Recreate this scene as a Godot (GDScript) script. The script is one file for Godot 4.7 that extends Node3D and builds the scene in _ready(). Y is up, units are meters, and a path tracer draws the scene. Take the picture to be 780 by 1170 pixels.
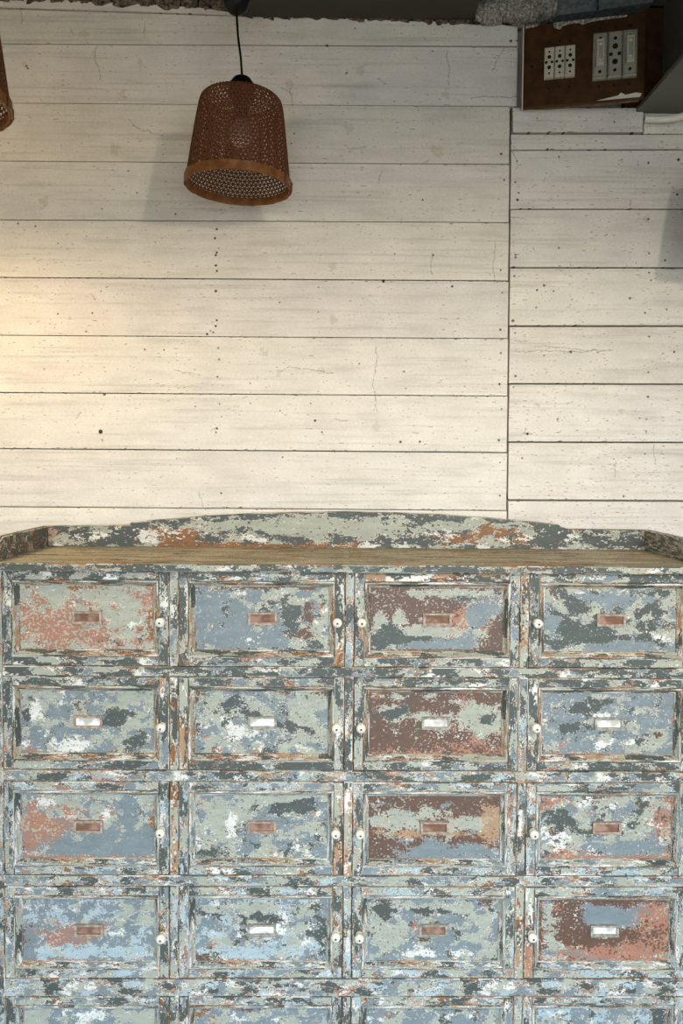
extends Node3D
# An old painted apothecary cabinet against a white plank wall, woven pendant lamps above.
# Units are metres; the plank wall faces +z, the room opens to the street behind the viewer.

const WALL_Z := -2.16          # face of the wall planks
const FRONT_Z := -1.80         # face of the cabinet carcass
const CEILING_Y := 2.858
const PLANKS_LEFT := [[-2.39,0.4963,2.558,2.573,2.711,2.731],[-2.39,0.4768,2.403,2.416,2.556,2.571],[-2.39,0.4782,2.244,2.258,2.401,2.414],[-2.39,0.4795,2.091,2.099,2.242,2.256],[-2.39,0.4808,1.933,1.94,2.088,2.096],[-2.39,0.4821,1.778,1.781,1.931,1.938],[-2.39,0.4834,1.625,1.624,1.775,1.779],[-2.39,0.4848,1.465,1.461,1.623,1.621],[-2.39,0.4861,1.303,1.299,1.462,1.459],[-2.39,0.4625,1.14,1.137,1.299,1.296],[-2.39,0.4625,0.9782,0.9752,1.137,1.134],[-2.39,0.4625,0.816,0.813,0.975,0.972],[-2.39,0.4625,0.6538,0.6508,0.8128,0.8098],[-2.39,0.4625,0.4916,0.4886,0.6506,0.6476],[-2.39,0.4625,0.3294,0.3264,0.4884,0.4854],[-2.39,0.4625,0.1672,0.1642,0.3262,0.3232],[-2.39,0.4625,0.005,0.002,0.164,0.161]]
const PLANKS_RIGHT := [[0.4815,2.39,2.455,2.482,2.496,2.514],[0.4828,2.39,2.295,2.315,2.452,2.479],[0.484,2.39,2.136,2.153,2.292,2.312],[0.4853,2.39,1.976,1.993,2.132,2.149],[0.4866,2.39,1.816,1.827,1.971,1.989],[0.4879,2.39,1.654,1.664,1.812,1.823],[0.4892,2.39,1.492,1.495,1.65,1.66],[0.4905,2.39,1.33,1.333,1.487,1.49],[0.466,2.39,1.168,1.168,1.326,1.326],[0.466,2.39,1.006,1.006,1.164,1.164],[0.466,2.39,0.8437,0.8437,1.002,1.002],[0.466,2.39,0.6817,0.6817,0.8397,0.8397],[0.466,2.39,0.5197,0.5197,0.6777,0.6777],[0.466,2.39,0.3577,0.3577,0.5157,0.5157],[0.466,2.39,0.1957,0.1957,0.3537,0.3537],[0.466,2.39,0.0337,0.0337,0.1917,0.1917]]
const NAIL_HOLES := [[-0.3295,2.161,0.00384],[-0.3295,2.133,0.00432],[-0.327,2.118,0.0036],[-0.3294,2.063,0.0048],[-0.3269,1.984,0.0036],[-0.3293,1.968,0.00384],[-0.3438,1.955,0.00312],[-0.3535,1.946,0.00432],[-0.3366,1.951,0.00288],[-0.322,1.907,0.00312],[-0.3196,1.876,0.00384],[-0.3244,1.828,0.00288],[-0.3194,1.753,0.00288],[-0.3146,1.717,0.0024],[-0.3267,1.685,0.00384],[-0.3291,1.675,0.00288],[-0.3143,1.505,0.0036],[-0.3271,2.231,0.0036],[-0.3319,2.207,0.00408],[-0.3271,2.168,0.0036],[-0.3223,2.18,0.0024],[-0.7632,1.997,0.00288],[-0.6693,2,0.00336],[-0.5251,1.901,0.00288],[-0.4719,1.901,0.00288],[-0.8029,1.845,0.00216],[-0.645,2.06,0.00264],[-0.6865,1.95,0.0024],[-0.6494,1.674,0.00768],[-0.638,1.777,0.00576],[-0.6446,1.651,0.00288],[-0.3874,1.745,0.0024],[-0.2345,1.755,0.00264],[-0.0668,1.756,0.0024],[-0.1518,1.735,0.00216],[-0.0543,1.709,0.00408],[-0.0346,1.677,0.00288],[-0.1439,1.606,0.00288],[-0.5817,1.625,0.00432],[-0.4312,1.626,0.00384],[-0.153,2.034,0.00288],[-0.0464,2.009,0.00288],[-0.0468,2.076,0.0024],[-0.2346,1.812,0.00216],[0.1333,2.094,0.00528],[0.3238,2.082,0.00408],[0.301,1.964,0.0024],[0.1929,1.847,0.00336],[0.1983,1.801,0.0024],[0.0686,1.867,0.00264],[0.1839,1.652,0.00432],[0.2377,1.653,0.00408],[0.4614,1.9,0.00384],[0.4591,1.815,0.00384],[0.4651,1.745,0.00288],[0.4591,1.659,0.0036],[0.4625,1.596,0.00264],[0.464,1.503,0.00384],[0.4592,1.965,0.0036],[0.4625,2.066,0.00288],[0.4567,2.128,0.00312],[0.1433,1.938,0.0024],[0.4986,2.163,0.00384],[0.4958,2.112,0.00384],[0.4983,1.806,0.0024],[0.5789,2.087,0.00432],[0.5596,2.074,0.0036],[0.5581,2.026,0.00288],[0.6059,2.072,0.00312],[0.8704,2.125,0.00384],[0.8757,2.104,0.00288],[0.8183,2.054,0.00432],[0.862,2.014,0.00336],[0.9216,2.025,0.00336],[0.4941,1.989,0.00576],[0.5008,1.956,0.00288],[0.6566,1.905,0.00528],[0.8745,1.949,0.00336],[0.8743,1.85,0.00336],[0.9453,1.907,0.00384],[0.5823,1.894,0.0024],[0.5039,1.837,0.00384],[0.8747,1.782,0.00432],[0.6235,1.718,0.00384],[0.8712,1.72,0.00288],[0.8527,1.723,0.0024],[0.8721,1.685,0.00288],[0.5396,1.677,0.0048],[0.5261,1.609,0.00288],[0.8698,1.623,0.00288],[0.8133,1.505,0.00408],[0.7844,1.591,0.0024],[0.784,1.608,0.0024],[0.663,1.766,0.00192],[0.8477,1.402,0.00336],[0.8155,1.407,0.0024],[0.5009,2.32,0.0048],[0.494,2.368,0.00336],[0.4979,2.425,0.00288],[0.6137,2.438,0.00312],[0.861,2.424,0.0036],[0.9444,2.434,0.0048],[0.9205,2.37,0.00288],[0.9431,2.339,0.00384],[0.4529,2.445,0.00408],[0.4625,2.374,0.0036],[0.5042,2.339,0.00312],[0.4985,2.17,0.0036],[0.8645,2.271,0.0036],[0.8691,2.178,0.0036],[0.6183,2.19,0.00312],[0.4758,2.749,0.0048],[0.5819,2.459,0.0036],[0.9134,2.159,0.00336],[-0.0269,2.73,0.00576],[-0.8449,2.665,0.00336],[-0.8414,2.659,0.00288],[-0.5692,2.387,0.0024],[-0.5454,2.328,0.00288],[-0.6414,2.284,0.0024],[-0.3584,2.32,0.0024],[0.0492,2.777,0.0024],[0.4926,2.75,0.00336],[0.0262,2.657,0.00288],[0.2604,2.719,0.0024],[0.2386,2.317,0.00288],[0.1629,2.169,0.00288],[0.2694,2.167,0.00336],[0.4765,2.557,0.0036],[0.7617,2.532,0.00336],[0.5491,2.539,0.0024],[-0.7618,2.188,0.0024],[-0.8715,2.241,0.00288],[-0.8237,2.235,0.0024],[-0.44,2.272,0.00288],[-0.1236,2.467,0.0024],[-0.1165,2.493,0.0024]]
const KNOTS := [[-0.5851,2.591,0.012],[-0.6071,2.448,0.0144],[-0.5348,2.676,0.012],[0.2756,2.45,0.0156],[0.3002,2.602,0.0108],[0.0621,2.665,0.012],[0.0345,2.507,0.012],[0.8008,1.74,0.0084],[0.5676,1.758,0.0072],[0.114,1.693,0.012],[-0.0085,2.134,0.012],[-0.0051,1.987,0.012],[-0.1985,1.897,0.0108],[-0.1547,1.841,0.0096],[-0.0357,1.845,0.0096],[-0.7992,2.299,0.0144],[-0.1291,2.627,0.012],[-0.8532,2.672,0.0072],[-0.6841,2.749,0.012],[0.8572,2.271,0.0072]]
const CRACKS := [[-0.6534,2.721,-0.6608,2.679,0.0024],[-0.6608,2.679,-0.6467,2.651,0.0024],[-0.6467,2.651,-0.6444,2.628,0.0024],[-0.8566,2.821,-0.8544,2.802,0.00288],[-0.8544,2.802,-0.8593,2.779,0.0024],[-0.7244,2.767,-0.7173,2.753,0.0024],[-0.5249,2.788,-0.525,2.746,0.00192],[0.3748,2.595,0.459,2.598,0.0024],[0.459,2.598,0.4974,2.602,0.00288],[0.4593,2.731,0.4218,2.669,0.00168],[0.267,2.17,0.2676,2.115,0.00216],[0.4386,2.2,0.4402,2.095,0.00192],[0.4896,2.271,0.5296,2.27,0.00192],[0.4919,1.905,0.653,1.905,0.00192],[0.653,1.905,0.7506,1.91,0.0012],[-0.5686,2.523,-0.5544,2.507,0.0024],[-0.5544,2.507,-0.5281,2.498,0.00216],[-0.5281,2.498,-0.4876,2.487,0.0012],[-0.337,2.625,-0.337,2.589,0.00192],[-0.3752,2.436,-0.3704,2.422,0.00168],[-0.1482,2.615,-0.117,2.597,0.00144],[-0.1243,2.615,-0.1217,2.568,0.0012],[0.3012,2.715,0.307,2.63,0.00192],[0.7784,2.43,0.7904,2.435,0.00288],[0.8293,2.428,0.8297,2.414,0.0024],[0.744,2.222,0.7512,2.227,0.00288],[0.8124,2.321,0.8128,2.3,0.00192],[0.5394,1.692,0.5299,1.675,0.0024],[0.5274,1.677,0.5519,1.675,0.00288],[0.8963,1.648,0.8975,1.594,0.00144],[0.7866,1.601,0.7876,1.557,0.0012],[-0.0032,1.714,0.0334,1.71,0.00144],[-0.3728,1.507,-0.3655,1.463,0.00144],[0.1168,1.916,0.1105,1.807,0.00192],[0.1105,1.807,0.1185,1.735,0.00144],[0.2627,2.526,0.2627,2.524,0.0024],[0.035,2.453,0.083,2.458,0.0012],[0.2326,2.417,0.2566,2.429,0.00168],[0.5504,2.189,0.5554,2.177,0.00216],[0.4938,1.936,0.5304,1.934,0.00144],[0.5551,1.918,0.7751,1.907,0.00096],[-0.1498,1.841,-0.1256,1.854,0.0012],[-0.1256,1.854,-0.0041,1.843,0.00096],[-0.4406,1.841,-0.368,1.835,0.00096],[-0.6715,2.053,-0.6643,2.036,0.0024],[-0.7072,1.728,-0.717,1.709,0.00168],[-0.3267,1.687,-0.3437,1.678,0.00192],[0.1102,2.642,0.1343,2.628,0.0012],[0.48,2.488,0.4982,2.41,0.00144],[0.1128,2.359,0.1293,2.394,0.00168]]


var mat := {}
var noise_coarse: PackedByteArray
var noise_fine: PackedByteArray
var boards := [[], []]
var rng := RandomNumberGenerator.new()

# ------------------------------------------------------------------ helpers

func put(called: String, mesh: Mesh, materials: Array, parent: Node, where := Vector3.ZERO) -> MeshInstance3D:
	var o := MeshInstance3D.new()
	o.name = called
	o.mesh = mesh
	for i in mini(materials.size(), mesh.get_surface_count()):
		o.set_surface_override_material(i, materials[i])
	o.position = where
	parent.add_child(o, true)
	return o

func base(called: String, where := Vector3.ZERO) -> Node3D:
	var o := Node3D.new()
	o.name = called
	o.position = where
	add_child(o, true)
	return o

func tag(o: Node, label: String, category := "", group := "", kind := "") -> void:
	if label: o.set_meta("label", label)
	if category: o.set_meta("category", category)
	if group: o.set_meta("group", group)
	if kind: o.set_meta("kind", kind)

func quad(st: SurfaceTool, a: Vector3, b: Vector3, c: Vector3, d: Vector3, hint: Vector3, ua := Vector2.ZERO, ub := Vector2.ZERO, uc := Vector2.ZERO, ud := Vector2.ZERO) -> void:
	var n := (c - a).cross(b - a) + (d - a).cross(c - a)
	if n.length_squared() < 1e-18:
		return
	n = n.normalized()
	var p := [a, b, c, a, c, d]
	var t := [ua, ub, uc, ua, uc, ud]
	if n.dot(hint) < 0.0:
		n = -n
		p = [a, c, b, a, d, c]
		t = [ua, uc, ub, ua, ud, uc]
	for i in 6:
		st.set_normal(n)
		st.set_uv(t[i])
		st.add_vertex(p[i])

func begin() -> SurfaceTool:
	var st := SurfaceTool.new()
	st.begin(Mesh.PRIMITIVE_TRIANGLES)
	return st

# An extruded outline with chamfered front edges. Surface 0: faces, surface 1: chamfers.
# uv = (point - origin) * per_metre, v downwards; turned swaps u and v so that the grain runs upright.
func slab(outline: PackedVector2Array, z_back: float, z_front: float, chamfer: float, origin := Vector2.ZERO, per_metre := Vector2.ONE, turned := false) -> ArrayMesh:
	var p := outline
	if Geometry2D.is_polygon_clockwise(p):
		p.reverse()
	var n := p.size()
	var inner := PackedVector2Array()
	for i in n:
		var e1 := (p[i] - p[(i + n - 1) % n]).normalized()
		var e2 := (p[(i + 1) % n] - p[i]).normalized()
		var n1 := Vector2(-e1.y, e1.x)
		var n2 := Vector2(-e2.y, e2.x)
		inner.append(p[i] + (n1 + n2) * (chamfer / maxf(0.3, 1.0 + n1.dot(n2))))
	var uv := func(q: Vector2, z := 0.0) -> Vector2:
		var r := Vector2(q.x - origin.x, origin.y - q.y + z)
		if turned:
			r = Vector2(r.y, r.x)
		return r * per_metre
	var st := begin()
	var tris := Geometry2D.triangulate_polygon(inner)
	for i in range(0, tris.size(), 3):
		var a := inner[tris[i]]
		var b := inner[tris[i + 1]]
		var c := inner[tris[i + 2]]
		quad(st, Vector3(a.x, a.y, z_front), Vector3(b.x, b.y, z_front), Vector3(c.x, c.y, z_front), Vector3(c.x, c.y, z_front), Vector3(0, 0, 1), uv.call(a), uv.call(b), uv.call(c), uv.call(c))
	tris = Geometry2D.triangulate_polygon(p)
	for i in range(0, tris.size(), 3):
		var a := p[tris[i]]
		var b := p[tris[i + 1]]
		var c := p[tris[i + 2]]
		quad(st, Vector3(a.x, a.y, z_back), Vector3(b.x, b.y, z_back), Vector3(c.x, c.y, z_back), Vector3(c.x, c.y, z_back), Vector3(0, 0, -1), uv.call(a), uv.call(b), uv.call(c), uv.call(c))
	var sb := begin()
	var zc := z_front - chamfer
	for i in n:
		var a := p[i]
		var b := p[(i + 1) % n]
		var out := Vector3(b.y - a.y, a.x - b.x, 0)
		quad(st, Vector3(a.x, a.y, z_back), Vector3(b.x, b.y, z_back), Vector3(b.x, b.y, zc), Vector3(a.x, a.y, zc), out, uv.call(a, zc - z_back), uv.call(b, zc - z_back), uv.call(b), uv.call(a))
		if chamfer > 0.0:
			var ia := inner[i]
			var ib := inner[(i + 1) % n]
			quad(sb, Vector3(a.x, a.y, zc), Vector3(b.x, b.y, zc), Vector3(ib.x, ib.y, z_front), Vector3(ia.x, ia.y, z_front), out.normalized() + Vector3(0, 0, 1), uv.call(a), uv.call(b), uv.call(ib), uv.call(ia))
	var m := st.commit()
	if chamfer > 0.0:
		sb.commit(m)
	return m

func rect(x0: float, y0: float, x1: float, y1: float) -> PackedVector2Array:
	return PackedVector2Array([Vector2(x0, y0), Vector2(x1, y0), Vector2(x1, y1), Vector2(x0, y1)])

# A box between two corners, uv in metres by the side it faces.
func block(a: Vector3, b: Vector3, st: SurfaceTool = null) -> ArrayMesh:
	var own := st == null
	if own:
		st = begin()
	var lo := Vector3(minf(a.x, b.x), minf(a.y, b.y), minf(a.z, b.z))
	var hi := Vector3(maxf(a.x, b.x), maxf(a.y, b.y), maxf(a.z, b.z))
	for axis in 3:
		for side in 2:
			var u := (axis + 1) % 3
			var v := (axis + 2) % 3
			if axis == 0:
				u = 2
				v = 1
			elif axis == 1:
				u = 0
				v = 2
			else:
				u = 0
				v = 1
			var q := []
			var t := []
			for k in [[0, 0], [1, 0], [1, 1], [0, 1]]:
				var w := Vector3.ZERO
				w[axis] = hi[axis] if side else lo[axis]
				w[u] = hi[u] if k[0] else lo[u]
				w[v] = hi[v] if k[1] else lo[v]
				q.append(w)
				t.append(Vector2(w[u], -w[v]))
			var h := Vector3.ZERO
			h[axis] = 1.0 if side else -1.0
			quad(st, q[0], q[1], q[2], q[3], h, t[0], t[1], t[2], t[3])
	return st.commit() if own else null

# A profile of (radius, height) turned about y, smooth.
func lathe(profile: Array, segments := 24) -> ArrayMesh:
	var st := begin()
	var n := profile.size()
	var normals := []
	for i in n:
		var a: Vector2 = profile[maxi(i - 1, 0)]
		var b: Vector2 = profile[mini(i + 1, n - 1)]
		var d := (b - a).normalized()
		normals.append(Vector2(d.y, -d.x))
	for i in n - 1:
		for s in segments:
			var idx := [[i, s], [i, s + 1], [i + 1, s + 1], [i, s], [i + 1, s + 1], [i + 1, s]]
			var p := []
			var q := []
			for k in idx:
				var ang: float = TAU * k[1] / segments
				var pr: Vector2 = profile[k[0]]
				var nr: Vector2 = normals[k[0]]
				p.append(Vector3(pr.x * cos(ang), pr.y, pr.x * sin(ang)))
				q.append(Vector3(nr.x * cos(ang), nr.y, nr.x * sin(ang)))
			for t in [0, 3]:
				var fn: Vector3 = (p[t + 2] - p[t]).cross(p[t + 1] - p[t])
				if fn.length_squared() < 1e-20:
					continue
				var mean: Vector3 = q[t] + q[t + 1] + q[t + 2]
				var order := [t, t + 1, t + 2] if fn.dot(mean) > 0.0 else [t, t + 2, t + 1]
				for k in order:
					st.set_normal(q[k].normalized())
					st.set_uv(Vector2(float(idx[k][1]) / segments, float(idx[k][0]) / n))
					st.add_vertex(p[k])
	return st.commit()

# A round tube along points.
func tube(points: Array, radius: float, sides := 10) -> ArrayMesh:
	var st := begin()
	var rings := []
	var side := Vector3.RIGHT
	for i in points.size():
		var d: Vector3 = (points[mini(i + 1, points.size() - 1)] - points[maxi(i - 1, 0)]).normalized()
		if absf(d.dot(side)) > 0.95:
			side = Vector3.FORWARD
		var u := (side - d * side.dot(d)).normalized()
		var v := d.cross(u)
		side = u
		var ring := []
		for k in sides + 1:
			var a := TAU * k / sides
			ring.append(u * cos(a) + v * sin(a))
		rings.append(ring)
	for i in points.size() - 1:
		for k in sides:
			var n0: Vector3 = rings[i][k]
			var n1: Vector3 = rings[i][k + 1]
			var n2: Vector3 = rings[i + 1][k + 1]
			var n3: Vector3 = rings[i + 1][k]
			var a: Vector3 = points[i] + n0 * radius
			var b: Vector3 = points[i] + n1 * radius
			var c: Vector3 = points[i + 1] + n2 * radius
			var d: Vector3 = points[i + 1] + n3 * radius
			var p := [a, b, c, a, c, d]
			var q := [n0, n1, n2, n0, n2, n3]
			if ((c - a).cross(b - a)).dot(n0) < 0.0:
				p = [a, c, b, a, d, c]
				q = [n0, n2, n1, n0, n3, n2]
			for j in 6:
				st.set_normal(q[j])
				st.set_uv(Vector2(float(k) / sides, i))
				st.add_vertex(p[j])
	for e in [0, points.size() - 1]:
		var out: Vector3 = (points[0] - points[1]) if e == 0 else (points[e] - points[e - 1])
		for k in sides:
			quad(st, points[e], points[e] + rings[e][k] * radius, points[e] + rings[e][k + 1] * radius, points[e], out)
	return st.commit()

# An uneven lump of stone.
func lump(size: Vector3, seed_: int) -> ArrayMesh:
	var r := RandomNumberGenerator.new()
	r.seed = seed_
	var f := FastNoiseLite.new()
	f.seed = seed_
	f.frequency = 1.1
	var nu := 10
	var nv := 7
	var grid := []
	for j in nv + 1:
		var row := []
		for i in nu:
			var a := TAU * i / nu
			var b := PI * j / nv - PI / 2
			var d := Vector3(cos(b) * cos(a), sin(b), cos(b) * sin(a))
			var m := maxf(absf(d.x), maxf(absf(d.y), absf(d.z)))
			d = d.lerp(d / m * 0.8, 0.55)
			row.append(d * size * 0.5 * (1.0 + 0.45 * f.get_noise_3dv(d * 1.5)))
		grid.append(row)
	var st := begin()
	for j in nv:
		for i in nu:
			var a: Vector3 = grid[j][i]
			var b: Vector3 = grid[j][(i + 1) % nu]
			var c: Vector3 = grid[j + 1][(i + 1) % nu]
			var d: Vector3 = grid[j + 1][i]
			quad(st, a, b, c, d, a + b + c + d)
	return st.commit()

# ------------------------------------------------------------------ textures

func noise_tile(frequency: float, octaves: int, warp: float, seed_: int) -> PackedByteArray:
	var f := FastNoiseLite.new()
	f.seed = seed_
	f.noise_type = FastNoiseLite.TYPE_SIMPLEX_SMOOTH
	f.frequency = frequency
	f.fractal_octaves = octaves
	f.fractal_gain = 0.53
	if warp > 0.0:
		f.domain_warp_enabled = true
		f.domain_warp_amplitude = warp
		f.domain_warp_frequency = frequency * 1.5
	var im := f.get_seamless_image(512, 512)
	im.convert(Image.FORMAT_L8)
	return im.get_data()

func texture_of(bytes: PackedByteArray, w: int, h: int) -> ImageTexture:
	return ImageTexture.create_from_image(Image.create_from_data(w, h, false, Image.FORMAT_RGB8, bytes))

# Coats of paint and bare wood: dark slate, sage, blue grey, white, brown wood, salmon primer, ochre, tan wood, pale blue
const COATS := "DSBWNPOTLGH"
const COAT_COLORS := [[76, 83, 77], [168, 171, 153], [123, 135, 137], [222, 221, 211], [100, 75, 59], [168, 119, 94], [140, 93, 48], [172, 138, 104], [168, 186, 188], [150, 142, 116], [188, 176, 148]]
const COAT_FLECKS := [190, 190, 188, 182, 166, 142, 160, 166, 178, 200, 200]

# Peeling coats. start: how far each coat is present at all (a string such as "S0 D-60"); patches: [coat, u, v, half width, half height, strength].
func peeling(w: int, h: int, start: Dictionary, patches: Array, seed_: int, step_x := 16, step_y := 16, contrast := 1.2) -> ImageTexture:
	var r := RandomNumberGenerator.new()
	r.seed = seed_
	var coats := []
	for c in start:
		coats.append(COATS.find(c))
	for p in patches:
		if not COATS.find(p[0]) in coats:
			coats.append(COATS.find(p[0]))
	var n := coats.size()
	var gw := w / 4 + 1
	var gh := h / 4 + 1
	var fields := []
	var ox := PackedInt32Array()
	var oy := PackedInt32Array()
	for k in n:
		var letter: String = COATS[coats[k]]
		var f := PackedInt32Array()
		f.resize(gw * gh)
		f.fill(int(start.get(letter, -150)))
		for p in patches:
			if p[0] != letter:
				continue
			for j in gh:
				var dy: float = (float(j) / (gh - 1) - p[2]) / p[4]
				if absf(dy) > 2.2:
					continue
				for i in gw:
					var dx: float = (float(i) / (gw - 1) - p[1]) / p[3]
					var d := dx * dx + dy * dy
					if d < 4.8:
						f[j * gw + i] += int(150.0 * p[5] * exp(-d * 0.8))
		fields.append(f)
		ox.append(r.randi() & 511)
		oy.append(r.randi() & 511)
	var fx := r.randi() & 511
	var fy := r.randi() & 511
	var out := PackedByteArray()
	out.resize(w * h * 3)
	var na := noise_coarse
	var nb := noise_fine
	var at := 0
	var rows := PackedInt32Array()
	rows.resize(n)
	var rows_small := PackedInt32Array()
	rows_small.resize(n)
	var con := int(contrast * 256.0)
	for y in h:
		var ys := (y * step_y) >> 4
		for k in n:
			rows[k] = ((ys + oy[k]) & 511) << 9
			rows_small[k] = ((ys * 3 + oy[k] * 7) & 511) << 9
		var fine_row := ((y + fy) & 511) << 9
		var fine_row2 := ((y + fx) & 511) << 9
		var tone_row := ((ys * 2 + fy) & 511) << 9
		var g := (y >> 2) * gw
		for x in w:
			var xs := (x * step_x) >> 4
			var best := -9999
			var second := -9999
			var b := 0
			var s := 0
			var cell := g + (x >> 2)
			for k in n:
				var v: int = fields[k][cell] + (((na[rows[k] + ((xs + ox[k]) & 511)] * 6 + na[rows_small[k] + ((xs * 3 + ox[k] * 5) & 511)] * 2) * con) >> 11)
				if v > best:
					second = best
					s = b
					best = v
					b = k
				elif v > second:
					second = v
					s = k
			var fine: int = nb[fine_row + ((x + fx) & 511)]
			var fleck: int = nb[fine_row2 + ((xs + fy) & 511)]
			var coat: int = coats[b]
			if fleck - ((best - second) >> 2) > COAT_FLECKS[coat] - 14:
				coat = coats[s]
			elif best - second < 9 and fine > 112:
				coat = 3 if fine < 158 else (7 if fine < 190 else 4)
			elif fine > 216 and na[tone_row + ((xs + fy) & 511)] > 138:
				coat = 3
			var c: Array = COAT_COLORS[coat]
			var tone: int = 218 + (na[tone_row + ((xs + fx) & 511)] >> 3) + (fine >> 4)
			out[at] = mini(255, (c[0] * tone) >> 8)
			out[at + 1] = mini(255, (c[1] * tone) >> 8)
			out[at + 2] = mini(255, (c[2] * tone) >> 8)
			at += 3
	return texture_of(out, w, h)

# Whitewashed board: brushed grain, little splits along it, knots, nail holes, cracks.
func board_texture(x0: float, x1: float, y0: float, y1: float, seed_: int, rough: float) -> ImageTexture:
	var r := RandomNumberGenerator.new()
	r.seed = seed_
	var per := 1.0 / 0.0016
	var w := int((x1 - x0) * per)
	var h := maxi(8, int((y1 - y0) * per))
	var out := PackedByteArray()
	out.resize(w * h * 3)
	var ox := r.randi() & 511
	var oy := r.randi() & 511
	var na := noise_coarse
	var nb := noise_fine
	var cr := 221 + r.randi_range(-4, 3)
	var cg := cr - 6 + r.randi_range(0, 1)
	var cb := cr - 17 + r.randi_range(-2, 2)
	var split := int(226 - 15 * rough)
	var at := 0
	for y in h:
		var grain_row := ((y * 5 + oy) & 511) << 9
		var coarse_row := ((y * 2 + ox) & 511) << 9
		var split_row := ((y * 3 + ox) & 511) << 9
		var patch_row := ((y + 77 + oy) & 511) << 9
		var edge := mini(y, h - 1 - y)
		for x in w:
			var grain: int = na[grain_row + (((x >> 3) + ox) & 511)]
			var coarse: int = na[coarse_row + (((x >> 2) + oy) & 511)]
			var patch: int = na[patch_row + (((x >> 1) + ox) & 511)]
			var fine: int = nb[split_row + (((x >> 1) + oy) & 511)]
			var v := 256
			if grain < 104:
				v -= (104 - grain) >> 2
			v -= (maxi(0, 118 - coarse)) >> 3
			var red := cr * v >> 8
			var green := cg * v >> 8
			var blue := cb * v >> 8
			v = ((patch - 128) >> 4) + ((nb[coarse_row + ((x + (x >> 1) + ox) & 511)] - 128) >> 4)
			red += v
			green += v - 1
			blue += v - 2
			if fine > split - (patch >> 5) and patch > 108:
				red = red * 3 >> 2
				green = green * 11 >> 4
				blue = blue * 10 >> 4
			if edge < 3 and fine > 186 + edge * 14:
				red = red * 9 >> 4
				green = green >> 1
				blue = blue * 7 >> 4
			out[at] = clampi(red, 0, 255)
			out[at + 1] = clampi(green, 0, 255)
			out[at + 2] = clampi(blue, 0, 255)
			at += 3
	for k in KNOTS:
		stain(out, w, h, (k[0] - x0) * per, (y1 - k[1]) * per, k[2] * per)
	for d in NAIL_HOLES:
		disc(out, w, h, (d[0] - x0) * per, (y1 - d[1]) * per, d[2] * per * 0.72, 0.55 + 0.4 * fmod(d[0] * 37.0 + 60.0, 1.0))
	for c in CRACKS:
		var a := Vector2((c[0] - x0) * per, (y1 - c[1]) * per)
		var b := Vector2((c[2] - x0) * per, (y1 - c[3]) * per)
		var steps := int(a.distance_to(b)) + 1
		for i in steps + 1:
			var q := a.lerp(b, float(i) / steps)
			disc(out, w, h, q.x + (na[(int(q.y * 2.0) & 511) * 512 + 300] - 128) * 0.03, q.y + (na[(int(q.x * 1.5 + q.y * 2.0) & 511) * 512 + 9] - 128) * 0.03, maxf(0.55, c[4] * per * 0.4), 0.06 + 0.0014 * nb[(int(q.x * 2.0 + q.y * 3.0) * 7) & 2047])
	return texture_of(out, w, h)

func disc(out: PackedByteArray, w: int, h: int, cx: float, cy: float, rad: float, strength: float) -> void:
	if cx < -9 or cy < -9 or cx > w + 9 or cy > h + 9:
		return
	for y in range(maxi(0, int(cy - rad - 1)), mini(h, int(cy + rad + 2))):
		for x in range(maxi(0, int(cx - rad - 1)), mini(w, int(cx + rad + 2))):
			var a := clampf(rad + 0.5 - Vector2(x - cx, y - cy).length() + (noise_fine[((y * 3) & 511) * 512 + ((x * 3) & 511)] - 128) * 0.006, 0.0, 1.0) * strength
			var i := (y * w + x) * 3
			out[i] = int(lerpf(out[i], 42, a))
			out[i + 1] = int(lerpf(out[i + 1], 34, a))
			out[i + 2] = int(lerpf(out[i + 2], 28, a))

func stain(out: PackedByteArray, w: int, h: int, cx: float, cy: float, rad: float) -> void:
	if cx < -20 or cy < -20 or cx > w + 20 or cy > h + 20:
		return
	for y in range(maxi(0, int(cy - rad * 1.6)), mini(h, int(cy + rad * 1.6 + 1))):
		for x in range(maxi(0, int(cx - rad * 1.6)), mini(w, int(cx + rad * 1.6 + 1))):
			var n: int = noise_coarse[((y * 5) & 511) * 512 + ((x * 5) & 511)]
			var d := Vector2((x - cx) * 1.1, y - cy).length() / rad + (n - 128) * 0.007
			if d > 1.15:
				continue
			var a := 0.34 * clampf(1.15 - d, 0.0, 0.4) * 2.5 * (0.3 + 0.7 * absf(sin(d * 6.0)))
			var i := (y * w + x) * 3
			out[i] = int(lerpf(out[i], 168, a))
			out[i + 1] = int(lerpf(out[i + 1], 154, a))
			out[i + 2] = int(lerpf(out[i + 2], 122, a))

func plain(color: Color, roughness := 0.8, specular := 0.5) -> StandardMaterial3D:
	var m := StandardMaterial3D.new()
	m.albedo_color = color
	m.roughness = roughness
	m.metallic_specular = specular
	return m

func painted(t: Texture2D, roughness := 0.6, specular := 0.5) -> StandardMaterial3D:
	var m := StandardMaterial3D.new()
	m.albedo_texture = t
	m.roughness = roughness
	m.metallic_specular = specular
	return m

func speckled(a: Color, b: Color, scale: float, roughness := 0.9, seed_ := 1) -> StandardMaterial3D:
	var f := FastNoiseLite.new()
	f.seed = seed_
	f.frequency = 0.03
	f.fractal_octaves = 5
	var ramp := Gradient.new()
	ramp.set_color(0, a)
	ramp.set_color(1, b)
	ramp.set_offset(0, 0.3)
	ramp.set_offset(1, 0.7)
	var t := NoiseTexture2D.new()
	t.width = 256
	t.height = 256
	t.seamless = true
	t.noise = f
	t.color_ramp = ramp
	var m := painted(t, roughness, 0.3)
	m.uv1_triplanar = true
	m.uv1_world_triplanar = true
	m.uv1_scale = Vector3.ONE * scale
	return m

# ------------------------------------------------------------------ scene

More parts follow.
